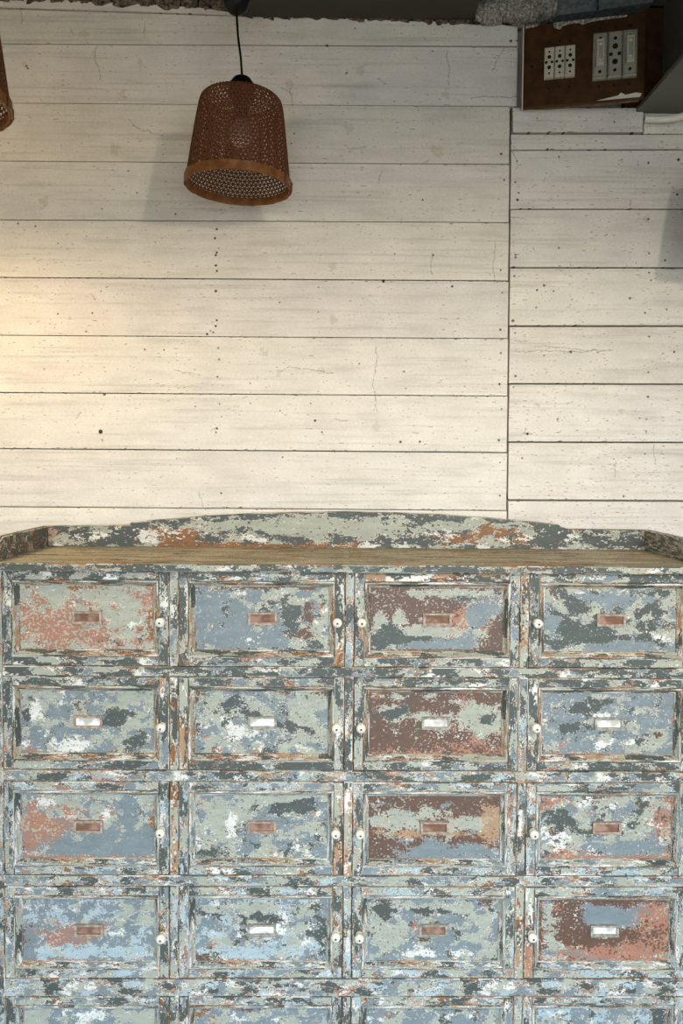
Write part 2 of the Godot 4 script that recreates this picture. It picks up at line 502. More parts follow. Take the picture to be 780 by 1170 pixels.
func _ready() -> void:
	rng.seed = 7
	camera_and_light()
	noise_coarse = noise_tile(0.018, 6, 18.0, 3)
	noise_fine = noise_tile(0.11, 3, 0.0, 5)
	materials()
	room()
	plank_wall()
	wall_head()
	small_meshes()
	cabinet()
	fuse_board()
	lamps()

func camera_and_light() -> void:
	var cam := Camera3D.new()
	cam.name = "camera"
	var near := 0.05
	cam.set_frustum(near * 1170.0 / 884.0, Vector2(0, -near * (585.0 - 560.5) / 884.0), near, 100.0)
	cam.position = Vector3(0, 1.60, 0)
	cam.rotation_degrees = Vector3(-2.3, -0.6, 0.42)
	add_child(cam)
	cam.current = true
	var env := Environment.new()
	env.background_mode = Environment.BG_SKY
	var sky := Sky.new()
	var sm := ProceduralSkyMaterial.new()
	sm.sky_top_color = Color(0.77, 0.87, 0.98)
	sm.sky_horizon_color = Color(0.905, 0.945, 0.99)
	sm.ground_horizon_color = Color(0.42, 0.41, 0.39)
	sm.ground_bottom_color = Color(0.30, 0.29, 0.27)
	sm.sky_energy_multiplier = 3.2
	sm.ground_energy_multiplier = 0.5
	sky.sky_material = sm
	env.sky = sky
	env.tonemap_mode = Environment.TONE_MAPPER_LINEAR
	env.tonemap_exposure = 0.86
	env.sdfgi_enabled = true
	env.ssao_enabled = true
	env.ssil_enabled = true
	var we := WorldEnvironment.new()
	we.name = "environment"
	we.environment = env
	add_child(we)

func materials() -> void:
	# paint on the carcass and door frames; the grain and the flaking run along the pieces
	mat.frame_dark = painted(peeling(1024, 512, {"D": 36, "S": 4, "B": -6, "W": -34, "T": -40, "P": -46, "O": -48}, [], 11, 8, 18), 0.55)
	mat.frame_mixed = painted(peeling(1024, 512, {"D": 8, "S": 12, "B": 14, "W": -30, "T": -34, "P": -34, "O": -46, "L": -10}, [], 12, 8, 18), 0.5)
	mat.moulding_dark = painted(peeling(1024, 64, {"D": 16, "S": 12, "N": -10, "O": -36, "W": -12, "T": -20, "P": -34}, [], 13, 6, 24), 0.6)
	mat.moulding_mixed = painted(peeling(1024, 64, {"D": 4, "S": 10, "B": 6, "N": -22, "W": -6, "T": -16, "P": -24, "L": -14}, [], 14, 6, 24), 0.55)
	mat.worn_edge = painted(peeling(512, 128, {"T": 0, "W": -6, "N": 6, "O": -24, "D": 8, "S": -2, "P": -16}, [], 15, 5, 24), 0.7)
	mat.top_wood = painted(peeling(1024, 256, {"G": 16, "H": 6, "T": -14, "S": -12, "N": -34}, [], 16, 3, 36, 1.2), 0.75, 0.3)
	mat.gallery_wood = painted(peeling(512, 96, {"D": 20, "G": -16, "N": 10, "O": -40, "W": -80}, [], 17, 12, 16), 0.7)
	mat.knob = plain(Color(0.89, 0.87, 0.80), 0.25)
	mat.knob_screw = plain(Color(0.32, 0.28, 0.22), 0.5)
	mat.holder = speckled(Color(0.56, 0.49, 0.43), Color(0.70, 0.64, 0.58), 9.0, 0.5, 4)
	mat.holder_pale = speckled(Color(0.50, 0.50, 0.46), Color(0.68, 0.66, 0.61), 9.0, 0.5, 8)
	mat.hinge = speckled(Color(0.34, 0.22, 0.14), Color(0.86, 0.82, 0.76), 60.0, 0.6, 5)
	mat.card_white = speckled(Color(0.74, 0.72, 0.67), Color(0.95, 0.94, 0.91), 4.0, 0.9, 6)
	mat.card_brown = speckled(Color(0.46, 0.35, 0.28), Color(0.62, 0.50, 0.43), 3.0, 0.9, 7)
	mat.bare_wood = speckled(Color(0.44, 0.34, 0.25), Color(0.54, 0.43, 0.32), 3.0, 0.9, 21)
	mat.dark_ceiling = speckled(Color(0.10, 0.09, 0.08), Color(0.17, 0.15, 0.13), 1.5, 0.95, 9)
	mat.plaster = speckled(Color(0.78, 0.74, 0.68), Color(0.84, 0.80, 0.74), 1.2, 0.95, 10)
	mat.floor = speckled(Color(0.40, 0.35, 0.29), Color(0.50, 0.44, 0.37), 1.0, 0.6, 11)
	mat.pavement = speckled(Color(0.50, 0.46, 0.41), Color(0.60, 0.56, 0.50), 0.6, 0.95, 12)
	mat.stone = speckled(Color(0.20, 0.17, 0.14), Color(0.50, 0.45, 0.39), 9.0, 0.95, 13)
	mat.rough_plaster = speckled(Color(0.42, 0.38, 0.34), Color(0.72, 0.70, 0.66), 16.0, 0.95, 14)
	mat.grey_stone = speckled(Color(0.36, 0.38, 0.38), Color(0.46, 0.48, 0.47), 8.0, 0.8, 15)
	mat.olive = plain(Color(0.17, 0.16, 0.11), 0.6)
	mat.steel = plain(Color(0.36, 0.36, 0.33), 0.5)
	mat.conduit = plain(Color(0.88, 0.86, 0.81), 0.35)
	mat.wicker = speckled(Color(0.31, 0.18, 0.12), Color(0.47, 0.30, 0.20), 30.0, 0.65, 16)
	mat.bamboo = speckled(Color(0.42, 0.26, 0.14), Color(0.55, 0.36, 0.20), 5.0, 0.45, 17)
	mat.black = plain(Color(0.025, 0.025, 0.028), 0.5, 0.35)
	mat.bulb_off = plain(Color(0.88, 0.86, 0.82), 0.2)
	mat.bulb_on = plain(Color(1.0, 0.86, 0.66), 0.3)
	mat.bulb_on.emission_enabled = true
	mat.bulb_on.emission = Color(1.0, 0.80, 0.52)
	mat.bulb_on.emission_energy_multiplier = 3.0
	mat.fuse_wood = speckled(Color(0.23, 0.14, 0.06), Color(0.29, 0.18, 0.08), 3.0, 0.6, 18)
	mat.ceramic = speckled(Color(0.52, 0.50, 0.44), Color(0.66, 0.64, 0.58), 40.0, 0.4, 19)
	mat.ceramic_light = speckled(Color(0.66, 0.63, 0.55), Color(0.82, 0.79, 0.71), 40.0, 0.35, 20)
	mat.hole_shade = plain(Color(0.03, 0.025, 0.02), 0.9)  # near black, painting the shade inside the fuse board openings
	mat.chip = plain(Color(0.80, 0.77, 0.71), 0.8)

func room() -> void:
	var floor_ := put("floor", block(Vector3(-2.6, -0.2, -2.4), Vector3(2.6, 0, 2.2)), [mat.floor], self)
	tag(floor_, "worn brown floor under the painted cabinet", "", "", "structure")
	var ceiling := put("ceiling", block(Vector3(-2.6, CEILING_Y, -2.4), Vector3(2.6, CEILING_Y + 0.2, 2.2)), [mat.dark_ceiling], self)
	tag(ceiling, "dark ceiling above the white planks", "", "", "structure")
	var left := put("wall_left", block(Vector3(-2.6, 0, -2.4), Vector3(-2.4, CEILING_Y, 2.2)), [mat.plaster], self)
	tag(left, "plain plastered wall left of the cabinet", "", "", "structure")
	var right := put("wall_right", block(Vector3(2.4, 0, -2.4), Vector3(2.6, CEILING_Y, 2.2)), [mat.plaster], self)
	tag(right, "plain plastered wall right of the cabinet", "", "", "structure")
	# the street side: a wide open shop front
	var st := begin()
	block(Vector3(-2.4, 0, 2.0), Vector3(-1.5, CEILING_Y, 2.2), st)
	block(Vector3(2.1, 0, 2.0), Vector3(2.4, CEILING_Y, 2.2), st)
	block(Vector3(-1.5, 2.25, 2.0), Vector3(2.1, CEILING_Y, 2.2), st)
	var front := put("wall_front", st.commit(), [mat.plaster], self)
	tag(front, "street side wall with a wide open shop front", "", "", "structure")
	var ground := put("ground", block(Vector3(-30, -0.3, 2.2), Vector3(30, -0.05, 40)), [mat.pavement], self)
	tag(ground, "grey pavement outside the shop front", "", "", "structure")

func plank_wall() -> void:
	var wall := base("wall_back")
	tag(wall, "wall of rough whitewashed horizontal planks with dark joints", "", "", "structure")
	put("backing", block(Vector3(-2.4, 0, -2.4), Vector3(2.4, CEILING_Y, WALL_Z - 0.05)), [mat.plaster], wall)
	var k := 0
	for side in 2:
		for p in ([PLANKS_LEFT, PLANKS_RIGHT][side]):
			k += 1
			var outline := PackedVector2Array([Vector2(p[0], p[2]), Vector2(p[1], p[3]), Vector2(p[1], p[5]), Vector2(p[0], p[4])])
			plank(wall, outline, k, side, rng.randf_range(-0.0012, 0.0012))
	# narrow pieces scribed in under the ceiling and beside the fuse board
	plank(wall, PackedVector2Array([Vector2(-2.39, 2.857), Vector2(-1.2, 2.852), Vector2(-0.80, 2.846), Vector2(-0.6765, 2.8372), Vector2(-0.53, 2.833), Vector2(-0.3633, 2.825), Vector2(-0.2919, 2.8143), Vector2(-0.2824, 2.807), Vector2(-0.5581, 2.8132), Vector2(-2.39, 2.846)]), 51, 0, 0.001)
	plank(wall, PackedVector2Array([Vector2(-2.39, 2.842), Vector2(-0.2848, 2.8039), Vector2(-0.18, 2.8055), Vector2(-0.13, 2.8038), Vector2(0.0371, 2.8033), Vector2(0.18, 2.797), Vector2(0.2762, 2.7971), Vector2(0.384, 2.7895), Vector2(0.446, 2.791), Vector2(0.4944, 2.7862), Vector2(0.4964, 2.7347), Vector2(-0.2012, 2.7292), Vector2(-2.39, 2.713)]), 52, 0, 0.0)
	plank(wall, PackedVector2Array([Vector2(0.4845, 2.5663), Vector2(0.8358, 2.5693), Vector2(0.838, 2.562), Vector2(0.8434, 2.5564), Vector2(0.8421, 2.5055), Vector2(0.4855, 2.5002)]), 53, 1, 0.006)
	plank(wall, PackedVector2Array([Vector2(0.848, 2.558), Vector2(2.39, 2.566), Vector2(2.39, 2.524), Vector2(0.848, 2.503)]), 54, 1, -0.001)

func plank(wall: Node3D, outline: PackedVector2Array, number: int, side: int, proud: float) -> void:
	var lo := outline[0]
	var hi := outline[0]
	for q in outline:
		lo = lo.min(q)
		hi = hi.max(q)
	var m: StandardMaterial3D
	if hi.y > 1.35:
		m = painted(board_texture(lo.x, hi.x, lo.y, hi.y, number, 1.0 if side else 0.45), 0.8, 0.3)
		m.texture_repeat = false
		boards[side].append(m)
	else:                              # low boards, behind the cabinet: share the finish of the ones above
		m = boards[side][1 + number % 5]
	var mesh := slab(outline, WALL_Z - 0.024 + proud, WALL_Z + proud, 0.0008, Vector2(lo.x, hi.y), Vector2.ONE / (hi - lo))
	put("plank", mesh, [m, m], wall)

func wall_head() -> void:
	# rubble masonry showing between the planks and the ceiling
	var wall: Node3D = get_node("wall_back")
	var x := -1.45
	var k := 0
	while x < 0.43:
		var w := rng.randf_range(0.03, 0.075)
		var top := x > -0.31
		var y: float = lerpf(2.856, 2.835, clampf((x + 1.0) / 0.7, 0, 1)) if not top else lerpf(2.818, 2.807, clampf((x + 0.31) / 0.7, 0, 1))
		var s := put("stone", lump(Vector3(w * 1.15, rng.randf_range(0.03, 0.05), 0.06), 100 + k), [mat.stone], wall, Vector3(x + w / 2, y, WALL_Z - 0.012))
		s.rotation.z = rng.randf_range(-0.25, 0.25)
		if top:
			put("stone", lump(Vector3(w * 1.2, 0.045, 0.06), 300 + k), [mat.stone], wall, Vector3(x + w / 2 + 0.02, y + 0.03, WALL_Z - 0.015))
		x += w
		k += 1
	for q in [[0.415, 2.818, 0.09, 0.075], [0.465, 2.833, 0.10, 0.08], [0.515, 2.817, 0.08, 0.06], [0.555, 2.838, 0.09, 0.06], [0.585, 2.827, 0.05, 0.05]]:
		put("plaster_lump", lump(Vector3(q[2], q[3], 0.09), int(q[0] * 1000)), [mat.rough_plaster], wall, Vector3(q[0], q[1], WALL_Z - 0.002))
	put("lintel_stone", slab(PackedVector2Array([Vector2(0.59, 2.797), Vector2(0.699, 2.811), Vector2(0.698, 2.857), Vector2(0.59, 2.857)]), WALL_Z - 0.02, WALL_Z + 0.045, 0.008), [mat.grey_stone, mat.grey_stone], wall)
	put("lintel_stone", slab(PackedVector2Array([Vector2(0.703, 2.812), Vector2(0.850, 2.835), Vector2(0.850, 2.857), Vector2(0.703, 2.857)]), WALL_Z - 0.02, WALL_Z + 0.045, 0.008), [mat.grey_stone, mat.grey_stone], wall)
	put("gap_shade_board", slab(rect(0.795, 2.572, 0.960, 2.845), WALL_Z - 0.03, WALL_Z - 0.004, 0.002), [mat.fuse_wood, mat.fuse_wood], wall)  # dark sheet added for the shadow between fuse board and joist
	# dark boxed beam running out from the wall
	var beam := put("ceiling_beam", slab(rect(-0.248, 2.797, 0.372, CEILING_Y), -2.15, 1.99, 0.006), [mat.olive, mat.olive], self)
	tag(beam, "dark olive boxed beam on the ceiling above the plank wall", "beam")
	# grey steel joist running out from the wall, its lower flange seen from below
	var joist := base("steel_joist", Vector3(0.9, 2.558, WALL_Z))
	tag(joist, "grey painted steel joist jutting from the wall beside the fuse board", "steel joist")
	put("bottom_flange", slab(rect(-0.077, 0.0, 0.077, 0.012), 0.002, 4.1, 0.002), [mat.steel, mat.steel], joist)
	put("web", block(Vector3(-0.006, 0.012, 0.002), Vector3(0.006, 0.288, 4.1)), [mat.steel], joist)
	put("top_flange", block(Vector3(-0.077, 0.288, 0.002), Vector3(0.077, 0.299, 4.1)), [mat.steel], joist)
	var pts := []
	for i in 13:
		var t := float(i) / 12
		var p := Vector3(0.845, 2.537, -2.146).bezier_interpolate(Vector3(0.896, 2.527, -2.135), Vector3(0.936, 2.530, -2.125), Vector3(0.981, 2.546, -2.10), t)
		pts.append(p)
	for i in 6:
		pts.append(Vector3(0.981 + 0.02 * i, 2.546 + 0.0005 * i, -2.10 + 0.004 * i))
	var pipe := put("conduit", tube(pts, 0.0095, 12), [mat.conduit], self)
	tag(pipe, "cream cable conduit curving under the grey steel joist", "conduit")


# ------------------------------------------------------------------ cabinet

const ROWS := [[1.3372, 1.1119], [1.0880, 0.8643], [0.8381, 0.6109], [0.5854, 0.3600], [0.3170, 0.0890]]
const PITCH := 0.4114
const POST := 0.0205
# Panel paint by row and column: [coats that show all over, patches of coats]
const PANELS := [
	[
		[{"S": 40, "P": -30, "W": -60}, [["P", .22, .58, .28, .3, 1.2], ["P", .5, .8, .45, .14, .8], ["P", .93, .12, .1, .16, 1.1], ["O", .52, .40, .16, .2, 1.0], ["O", .975, .55, .04, .6, 1.3], ["O", .5, .02, .6, .05, 1.2], ["D", .84, .76, .16, .17, 1.2], ["D", .64, .86, .1, .06, 1.1], ["D", .12, .9, .06, .06, 1.0], ["D", .09, .3, .05, .1, .8], ["B", .38, .2, .14, .09, 1.1], ["B", .4, .9, .22, .05, 1.0], ["N", .1, .25, .07, .08, .8], ["O", .03, .3, .03, .4, .8]]],
		[{"S": 20, "B": 10, "D": -30, "W": -45}, [["B", .2, .45, .25, .3, .9], ["B", .35, .82, .3, .14, 1.1], ["N", .83, .32, .055, .45, 1.5], ["N", .62, .74, .3, .07, 1.1], ["N", .04, .8, .05, .3, 1.2], ["N", .92, .8, .09, .15, .9], ["D", .7, .42, .09, .2, 1.4], ["D", .25, .45, .15, .2, .6], ["D", .9, .9, .12, .08, 1.1], ["D", .42, .95, .2, .05, .8], ["O", .5, .5, .12, .2, 1.2], ["W", .4, .85, .1, .07, .9], ["T", .58, .18, .1, .07, 1.0], ["P", .93, .3, .03, .3, 1.1], ["N", .3, .02, .5, .04, .9]]],
		[{"S": 10, "N": 12, "B": -15, "P": -25, "D": -20}, [["N", .12, .25, .18, .25, 1.1], ["N", .5, .24, .12, .14, 1.2], ["N", .94, .75, .1, .3, 1.0], ["N", .3, .4, .06, .2, .8], ["S", .5, .08, .3, .07, 1.3], ["S", .23, .4, .07, .16, 1.2], ["S", .07, .46, .05, .16, 1.2], ["S", .42, .7, .28, .07, 1.2], ["D", .15, .75, .12, .2, 1.1], ["D", .3, .8, .16, .07, 1.2], ["D", .7, .15, .12, .06, .9], ["B", .52, .89, .32, .08, 1.4], ["O", .37, .42, .03, .18, 1.3], ["P", .68, .5, .16, .2, .8], ["B", .82, .4, .14, .22, 1.0], ["O", .75, .65, .06, .07, .8], ["N", .5, 1.0, .6, .04, 1.0]]],
		[{"S": 24, "D": 8, "B": -6, "W": -50}, [["D", .27, .68, .16, .18, 1.1], ["D", .22, .3, .12, .1, .7], ["B", .55, .16, .22, .1, 1.1], ["B", .6, .92, .35, .08, 1.3], ["B", .04, .55, .05, .22, 1.2], ["N", .04, .1, .07, .14, 1.3], ["N", .05, .95, .08, .08, 1.3], ["N", .48, .5, .14, .14, 1.2], ["T", .9, .5, .09, .4, 1.1], ["N", .93, .3, .07, .3, .9], ["D", .52, .78, .22, .05, 1.0], ["W", .86, .8, .1, .12, .7], ["O", .85, .45, .05, .12, .8], ["D", .8, .3, .06, .3, .7]]]
	], [
		[{"B": 40, "S": 4, "W": -40, "D": -40}, [["S", .85, .2, .22, .26, 0.72], ["S", .66, .72, .14, .1, 0.48], ["S", .08, .2, .1, .2, 0.66], ["D", .72, .4, .12, .14, 1.5], ["D", .84, .8, .08, .1, 1.5], ["D", .04, .42, .03, .14, 1.2], ["P", .5, .14, .09, .11, 1.3], ["P", .5, .37, .1, .09, 1.3], ["P", .06, .88, .1, .16, 1.3], ["P", .98, .3, .04, .4, .9], ["O", .7, .97, .4, .04, 1.3], ["O", .97, .75, .03, .2, 1.1], ["W", .33, .85, .14, .12, 1.0], ["W", .12, .35, .06, .16, .9], ["P", .3, .98, .4, .03, 1.1]]],
		[{"B": 22, "S": 14, "D": -20, "W": -36}, [["N", .03, .12, .06, .2, 1.3], ["N", .67, .02, .05, .12, 1.3], ["N", .93, .03, .1, .1, 1.4], ["N", .06, .5, .05, .3, .6], ["P", .13, .6, .1, .35, 1.0], ["O", .2, .55, .05, .12, .9], ["S", .16, .2, .1, .18, 0.54], ["S", .84, .4, .2, .4, 0.66], ["D", .75, .55, .12, .25, .7], ["D", .3, .3, .16, .2, .6], ["O", .4, .47, .08, .12, 1.1], ["T", .5, .42, .15, .12, .7], ["W", .3, .7, .14, .16, .7], ["P", .5, .95, .4, .05, 1.0], ["T", .9, .9, .1, .1, .7]]],
		[{"N": 28, "S": 6, "D": -10, "P": -10, "W": -45}, [["N", .35, .8, .5, .2, .9], ["N", .42, .2, .2, .13, 1.2], ["N", .06, .5, .07, .3, .8], ["N", .9, .1, .12, .1, 1.0], ["S", .84, .38, .2, .32, 0.78], ["S", .13, .3, .16, .1, 0.72], ["S", .25, .06, .2, .05, 0.60], ["D", .15, .33, .16, .06, 1.3], ["D", .28, .22, .1, .06, 1.2], ["D", .9, .42, .07, .12, 1.2], ["S", .4, .36, .12, .06, 0.54], ["B", .95, .66, .06, .12, 1.2], ["P", .8, .85, .25, .14, .9], ["P", .3, .92, .3, .07, .7], ["W", .7, .7, .15, .1, .5]]],
		[{"B": 52, "S": -6, "D": -34, "W": -50}, [["D", .28, .24, .14, .1, 1.3], ["D", .24, .55, .12, .1, 1.1], ["D", .44, .12, .1, .07, .8], ["S", .45, .1, .14, .09, 0.42], ["S", .8, .66, .14, .2, 0.78], ["D", .76, .75, .1, .1, 1.1], ["N", .87, .66, .055, .08, 2.0], ["N", .04, .93, .1, .12, 1.5], ["P", .2, .86, .18, .11, 1.2], ["P", .6, .98, .6, .04, 1.2], ["P", .96, .12, .06, .12, 1.2], ["W", .48, .36, .1, .05, 1.1], ["W", .43, .82, .05, .05, 1.2], ["W", .65, .79, .08, .05, 1.0], ["O", .66, .42, .05, .08, 1.0], ["D", .9, .15, .04, .12, 1.0], ["N", .45, .5, .14, .1, .9], ["O", .99, .6, .03, .4, .9]]]
	], [
		[{"S": 30, "B": 8, "P": -20, "W": -40}, [["P", .1, .55, .17, .36, 1.3], ["N", .04, .75, .06, .25, .9], ["O", .06, .1, .09, .12, 1.1], ["D", .82, .26, .11, .16, 1.5], ["D", .8, .45, .06, .1, 1.0], ["B", .55, .8, .4, .16, 1.3], ["B", .9, .62, .1, .2, 1.1], ["B", .8, .2, .1, .2, .7], ["O", .97, .4, .04, .45, 1.4], ["P", .38, .5, .16, .12, .9], ["O", .52, .38, .12, .08, .8], ["O", .85, .98, .2, .04, 1.2], ["W", .2, .12, .08, .06, .8], ["N", .3, .38, .02, .03, 1.4], ["P", .3, .98, .5, .03, 1.0]]],
		[{"B": 30, "S": 16, "D": -16, "W": -30}, [["S", .14, .45, .12, .35, 0.60], ["S", .55, .07, .3, .06, 0.60], ["S", .3, .25, .2, .08, 0.48], ["P", .04, .12, .07, .2, 1.3], ["T", .9, .42, .06, .25, 1.2], ["T", .45, .9, .4, .05, .9], ["P", .8, .87, .14, .04, 1.1], ["D", .1, .87, .1, .09, 1.2], ["D", .65, .2, .15, .1, .8], ["D", .8, .15, .1, .07, 1.1], ["W", .27, .5, .04, .2, .9], ["T", .5, .5, .16, .13, .8], ["L", .3, .7, .25, .12, .8]]],
		[{"N": 26, "S": 6, "B": -6, "T": -24, "W": -40}, [["N", .6, .1, .45, .13, 1.2], ["T", .93, .4, .08, .3, 1.4], ["N", .1, .85, .2, .2, 1.1], ["N", .75, .7, .2, .08, 1.1], ["S", .22, .38, .2, .14, 0.84], ["S", .75, .42, .16, .1, 0.84], ["S", .45, .25, .08, .1, 0.66], ["B", .48, .85, .26, .15, 1.5], ["B", .61, .13, .09, .05, 1.5], ["B", .85, .85, .08, .1, 1.1], ["D", .13, .25, .14, .08, 1.3], ["D", .3, .72, .06, .08, 1.0], ["P", .58, .3, .12, .1, 1.1], ["T", .3, .6, .2, .05, 1.2], ["P", .18, .7, .08, .07, 1.0], ["T", .7, .6, .2, .05, .9]]],
		[{"S": 20, "B": 12, "D": 0, "W": -26, "P": -40}, [["P", .93, .35, .09, .4, 1.1], ["N", .98, .8, .04, .2, 1.3], ["P", .05, .13, .08, .12, 1.3], ["P", .6, .96, .5, .05, 1.3], ["N", .05, .95, .1, .06, 1.2], ["N", .48, .5, .1, .1, 1.0], ["B", .7, .8, .2, .12, 1.2], ["D", .1, .4, .1, .2, .9], ["P", .22, .85, .1, .12, .9], ["P", .1, .55, .07, .1, .9], ["W", .15, .65, .1, .1, .8], ["O", .84, .65, .05, .06, .9], ["L", .4, .2, .3, .12, .9], ["N", .5, .02, .5, .04, .9]]]
	], [
		[{"B": 40, "L": 6, "S": -4, "W": -40}, [["P", .22, .55, .28, .26, 1.5], ["N", .07, .55, .09, .45, 1.1], ["P", .42, .62, .16, .14, 1.1], ["D", .84, .55, .07, .13, 1.1], ["S", .9, .28, .12, .22, 0.66], ["P", .52, .45, .1, .12, 1.1], ["D", .12, .12, .08, .1, .6], ["L", .5, .85, .3, .1, .9], ["P", .4, .98, .5, .04, 1.1], ["P", .9, .9, .08, .08, .8]]],
		[{"B": 24, "L": 6, "S": 10, "D": -10, "W": -26}, [["N", .08, .92, .14, .15, 1.5], ["P", .14, .7, .13, .12, 1.2], ["O", .12, .55, .05, .06, .9], ["S", .45, .15, .25, .07, 0.60], ["D", .5, .28, .3, .08, .6], ["W", .48, .5, .12, .1, 1.1], ["O", .77, .65, .06, .08, 1.2], ["O", .74, .9, .05, .06, 1.0], ["D", .95, .5, .04, .3, 1.0], ["L", .4, .85, .25, .1, 1.1], ["P", .6, .98, .5, .04, 1.1]]],
		[{"B": 46, "S": 6, "D": -16, "W": -44}, [["S", .12, .4, .15, .35, 0.72], ["S", .88, .5, .12, .25, 0.78], ["S", .6, .15, .25, .1, 0.54], ["N", .52, .42, .18, .12, 1.6], ["P", .38, .5, .1, .16, 1.4], ["N", .42, .65, .09, .07, 1.4], ["N", .92, .05, .1, .1, 1.5], ["N", .05, .02, .2, .04, 1.1], ["D", .1, .2, .12, .14, .9], ["D", .5, .18, .4, .06, .7], ["W", .42, .88, .18, .05, 1.1], ["O", .97, .6, .03, .3, 1.0], ["O", .9, .72, .06, .05, .8], ["P", .3, .99, .5, .03, 1.0]]],
		[{"N": 20, "P": 12, "S": 4, "B": -4, "W": -40}, [["N", .5, .6, .42, .14, 1.2], ["N", .57, .05, .17, .1, 1.4], ["N", .25, .35, .1, .3, 1.0], ["B", .45, .22, .1, .25, 1.4], ["B", .62, .25, .2, .14, 1.4], ["S", .55, .18, .2, .06, 0.66], ["S", .12, .65, .06, .35, 0.84], ["B", .22, .85, .12, .06, 1.1], ["P", .9, .28, .15, .25, 1.4], ["P", .45, .85, .3, .1, 1.3], ["P", .76, .8, .14, .16, 1.5], ["T", .9, .75, .15, .2, .7], ["D", .06, .15, .07, .12, 1.0], ["W", .28, .25, .03, .2, 1.0], ["D", .93, .92, .1, .1, .6]]]
	], [
		[{"B": 34, "S": 10, "W": -36}, [["S", .1, .2, .15, .3, 0.72], ["S", .88, .3, .15, .3, 0.66], ["P", .96, .4, .05, .5, 1.1], ["W", .5, .12, .1, .1, .9]]],
		[{"B": 24, "S": 10, "W": -36}, [["O", .1, .15, .14, .16, 1.4], ["N", .35, .05, .2, .1, 1.2], ["T", .9, .3, .12, .2, 1.0]]],
		[{"B": 34, "S": 6, "D": -20, "W": -36}, [["P", .2, .1, .2, .1, 1.1], ["N", .85, .1, .1, .2, 1.2], ["T", .9, .4, .1, .3, 1.0]]],
		[{"B": 20, "L": 14, "S": 8, "D": -20, "W": -30}, [["P", .1, .1, .12, .1, 1.0], ["D", .93, .3, .06, .3, 1.0]]]
	]
]

func frame_piece(called: String, x0: float, y0: float, x1: float, y1: float, m: Material, parent: Node, upright := false, z := 0.0) -> void:
	put(called, slab(rect(x0, y0, x1, y1), z - 0.02, z, 0.0017, Vector2(rng.randf() * 3.0, rng.randf() * 3.0), Vector2(1, 2), upright), [m, mat.worn_edge], parent)

# Four mitred lengths of moulding round an opening; profile: (inset, height).
func mouldings(x0: float, y0: float, x1: float, y1: float, m: Material, parent: Node) -> void:
	var profile := [Vector2(0, -0.004), Vector2(0.0, 0.0004), Vector2(0.0012, 0.0022), Vector2(0.0035, 0.0026), Vector2(0.0055, 0.0012), Vector2(0.0085, -0.0046), Vector2(0.0118, -0.0092), Vector2(0.0132, -0.0088), Vector2(0.0145, -0.0100), Vector2(0.0145, -0.0150)]
	var at := rng.randf()
	for side in 4:
		var st := begin()
		var n := profile.size()
		for i in n - 1:
			var q := []
			var t := []
			for k in [[i, 0], [i, 1], [i + 1, 1], [i + 1, 0]]:
				var d: float = profile[k[0]].x
				var z: float = profile[k[0]].y
				var p: Vector3
				match side:
					0: p = Vector3(x1 - d if k[1] else x0 + d, y1 - d, z)
					1: p = Vector3(x1 - d if k[1] else x0 + d, y0 + d, z)
					2: p = Vector3(x0 + d, y1 - d if k[1] else y0 + d, z)
					3: p = Vector3(x1 - d, y1 - d if k[1] else y0 + d, z)
				q.append(p)
				t.append(Vector2(at + side * 0.31 + (p.x if side < 2 else p.y), float(k[0]) / n))
			var inward: Vector3 = [Vector3(0, -1, 0), Vector3(0, 1, 0), Vector3(1, 0, 0), Vector3(-1, 0, 0)][side]
			var dd: Vector2 = profile[i + 1] - profile[i]
			quad(st, q[0], q[1], q[2], q[3], Vector3(0, 0, dd.x) - inward * dd.y, t[0], t[1], t[2], t[3])
		put("moulding", st.commit(), [m], parent)

func cabinet() -> void:
	var root := base("drawer_cabinet", Vector3(0.040, 0, FRONT_Z))
	tag(root, "wide old cabinet of panelled doors in flaking grey, sage and blue paint", "cabinet")
	mat.frame_worn = painted(peeling(512, 256, {"T": 2, "P": -24, "O": -22, "S": 12, "W": -18, "D": 10, "N": -20}, [], 18, 7, 22), 0.65)
	var half := 2.0 * PITCH + 0.0185
	put("carcass", block(Vector3(-half + 0.012, 0.06, -0.345), Vector3(half - 0.012, 1.3372, -0.06)), [mat.bare_wood], root)
	for s in [-1, 1]:
		put("side_panel", block(Vector3(s * half, 0.0, -0.345), Vector3(s * (half - 0.012), 1.3372, -0.02)), [mat.frame_mixed], root)
	put("plinth", block(Vector3(-half + 0.012, 0.0, -0.33), Vector3(half - 0.012, 0.06, -0.03)), [mat.frame_dark], root)
	# face frame: outer posts, rails that run right across, short posts between the doors
	for s in [-1.0, 1.0]:
		var a: float = s * (2.0 * PITCH - POST / 2)
		frame_piece("post", minf(a, s * half), 0.06, maxf(a, s * half), 1.3372, mat.frame_mixed, root, true)
	for r in 5:
		var below: float = ROWS[r + 1][0] if r < 4 else 0.06
		frame_piece("rail", -2.0 * PITCH + POST / 2, below, 2.0 * PITCH - POST / 2, ROWS[r][1], mat.frame_dark if r < 1 else mat.frame_mixed, root)
		for c in [-1, 0, 1]:
			var m: Material = [mat.frame_dark, mat.frame_mixed, mat.frame_worn][(r * 2 + c + 4) % 3] if c != -1 else (mat.frame_worn if r in [1, 2] else mat.frame_mixed)
			frame_piece("post", c * PITCH - POST / 2, ROWS[r][1], c * PITCH + POST / 2, ROWS[r][0], m, root, true)
	for r in 5:
		for c in 4:
			cabinet_door(root, r, c)
	cabinet_top(root, half)

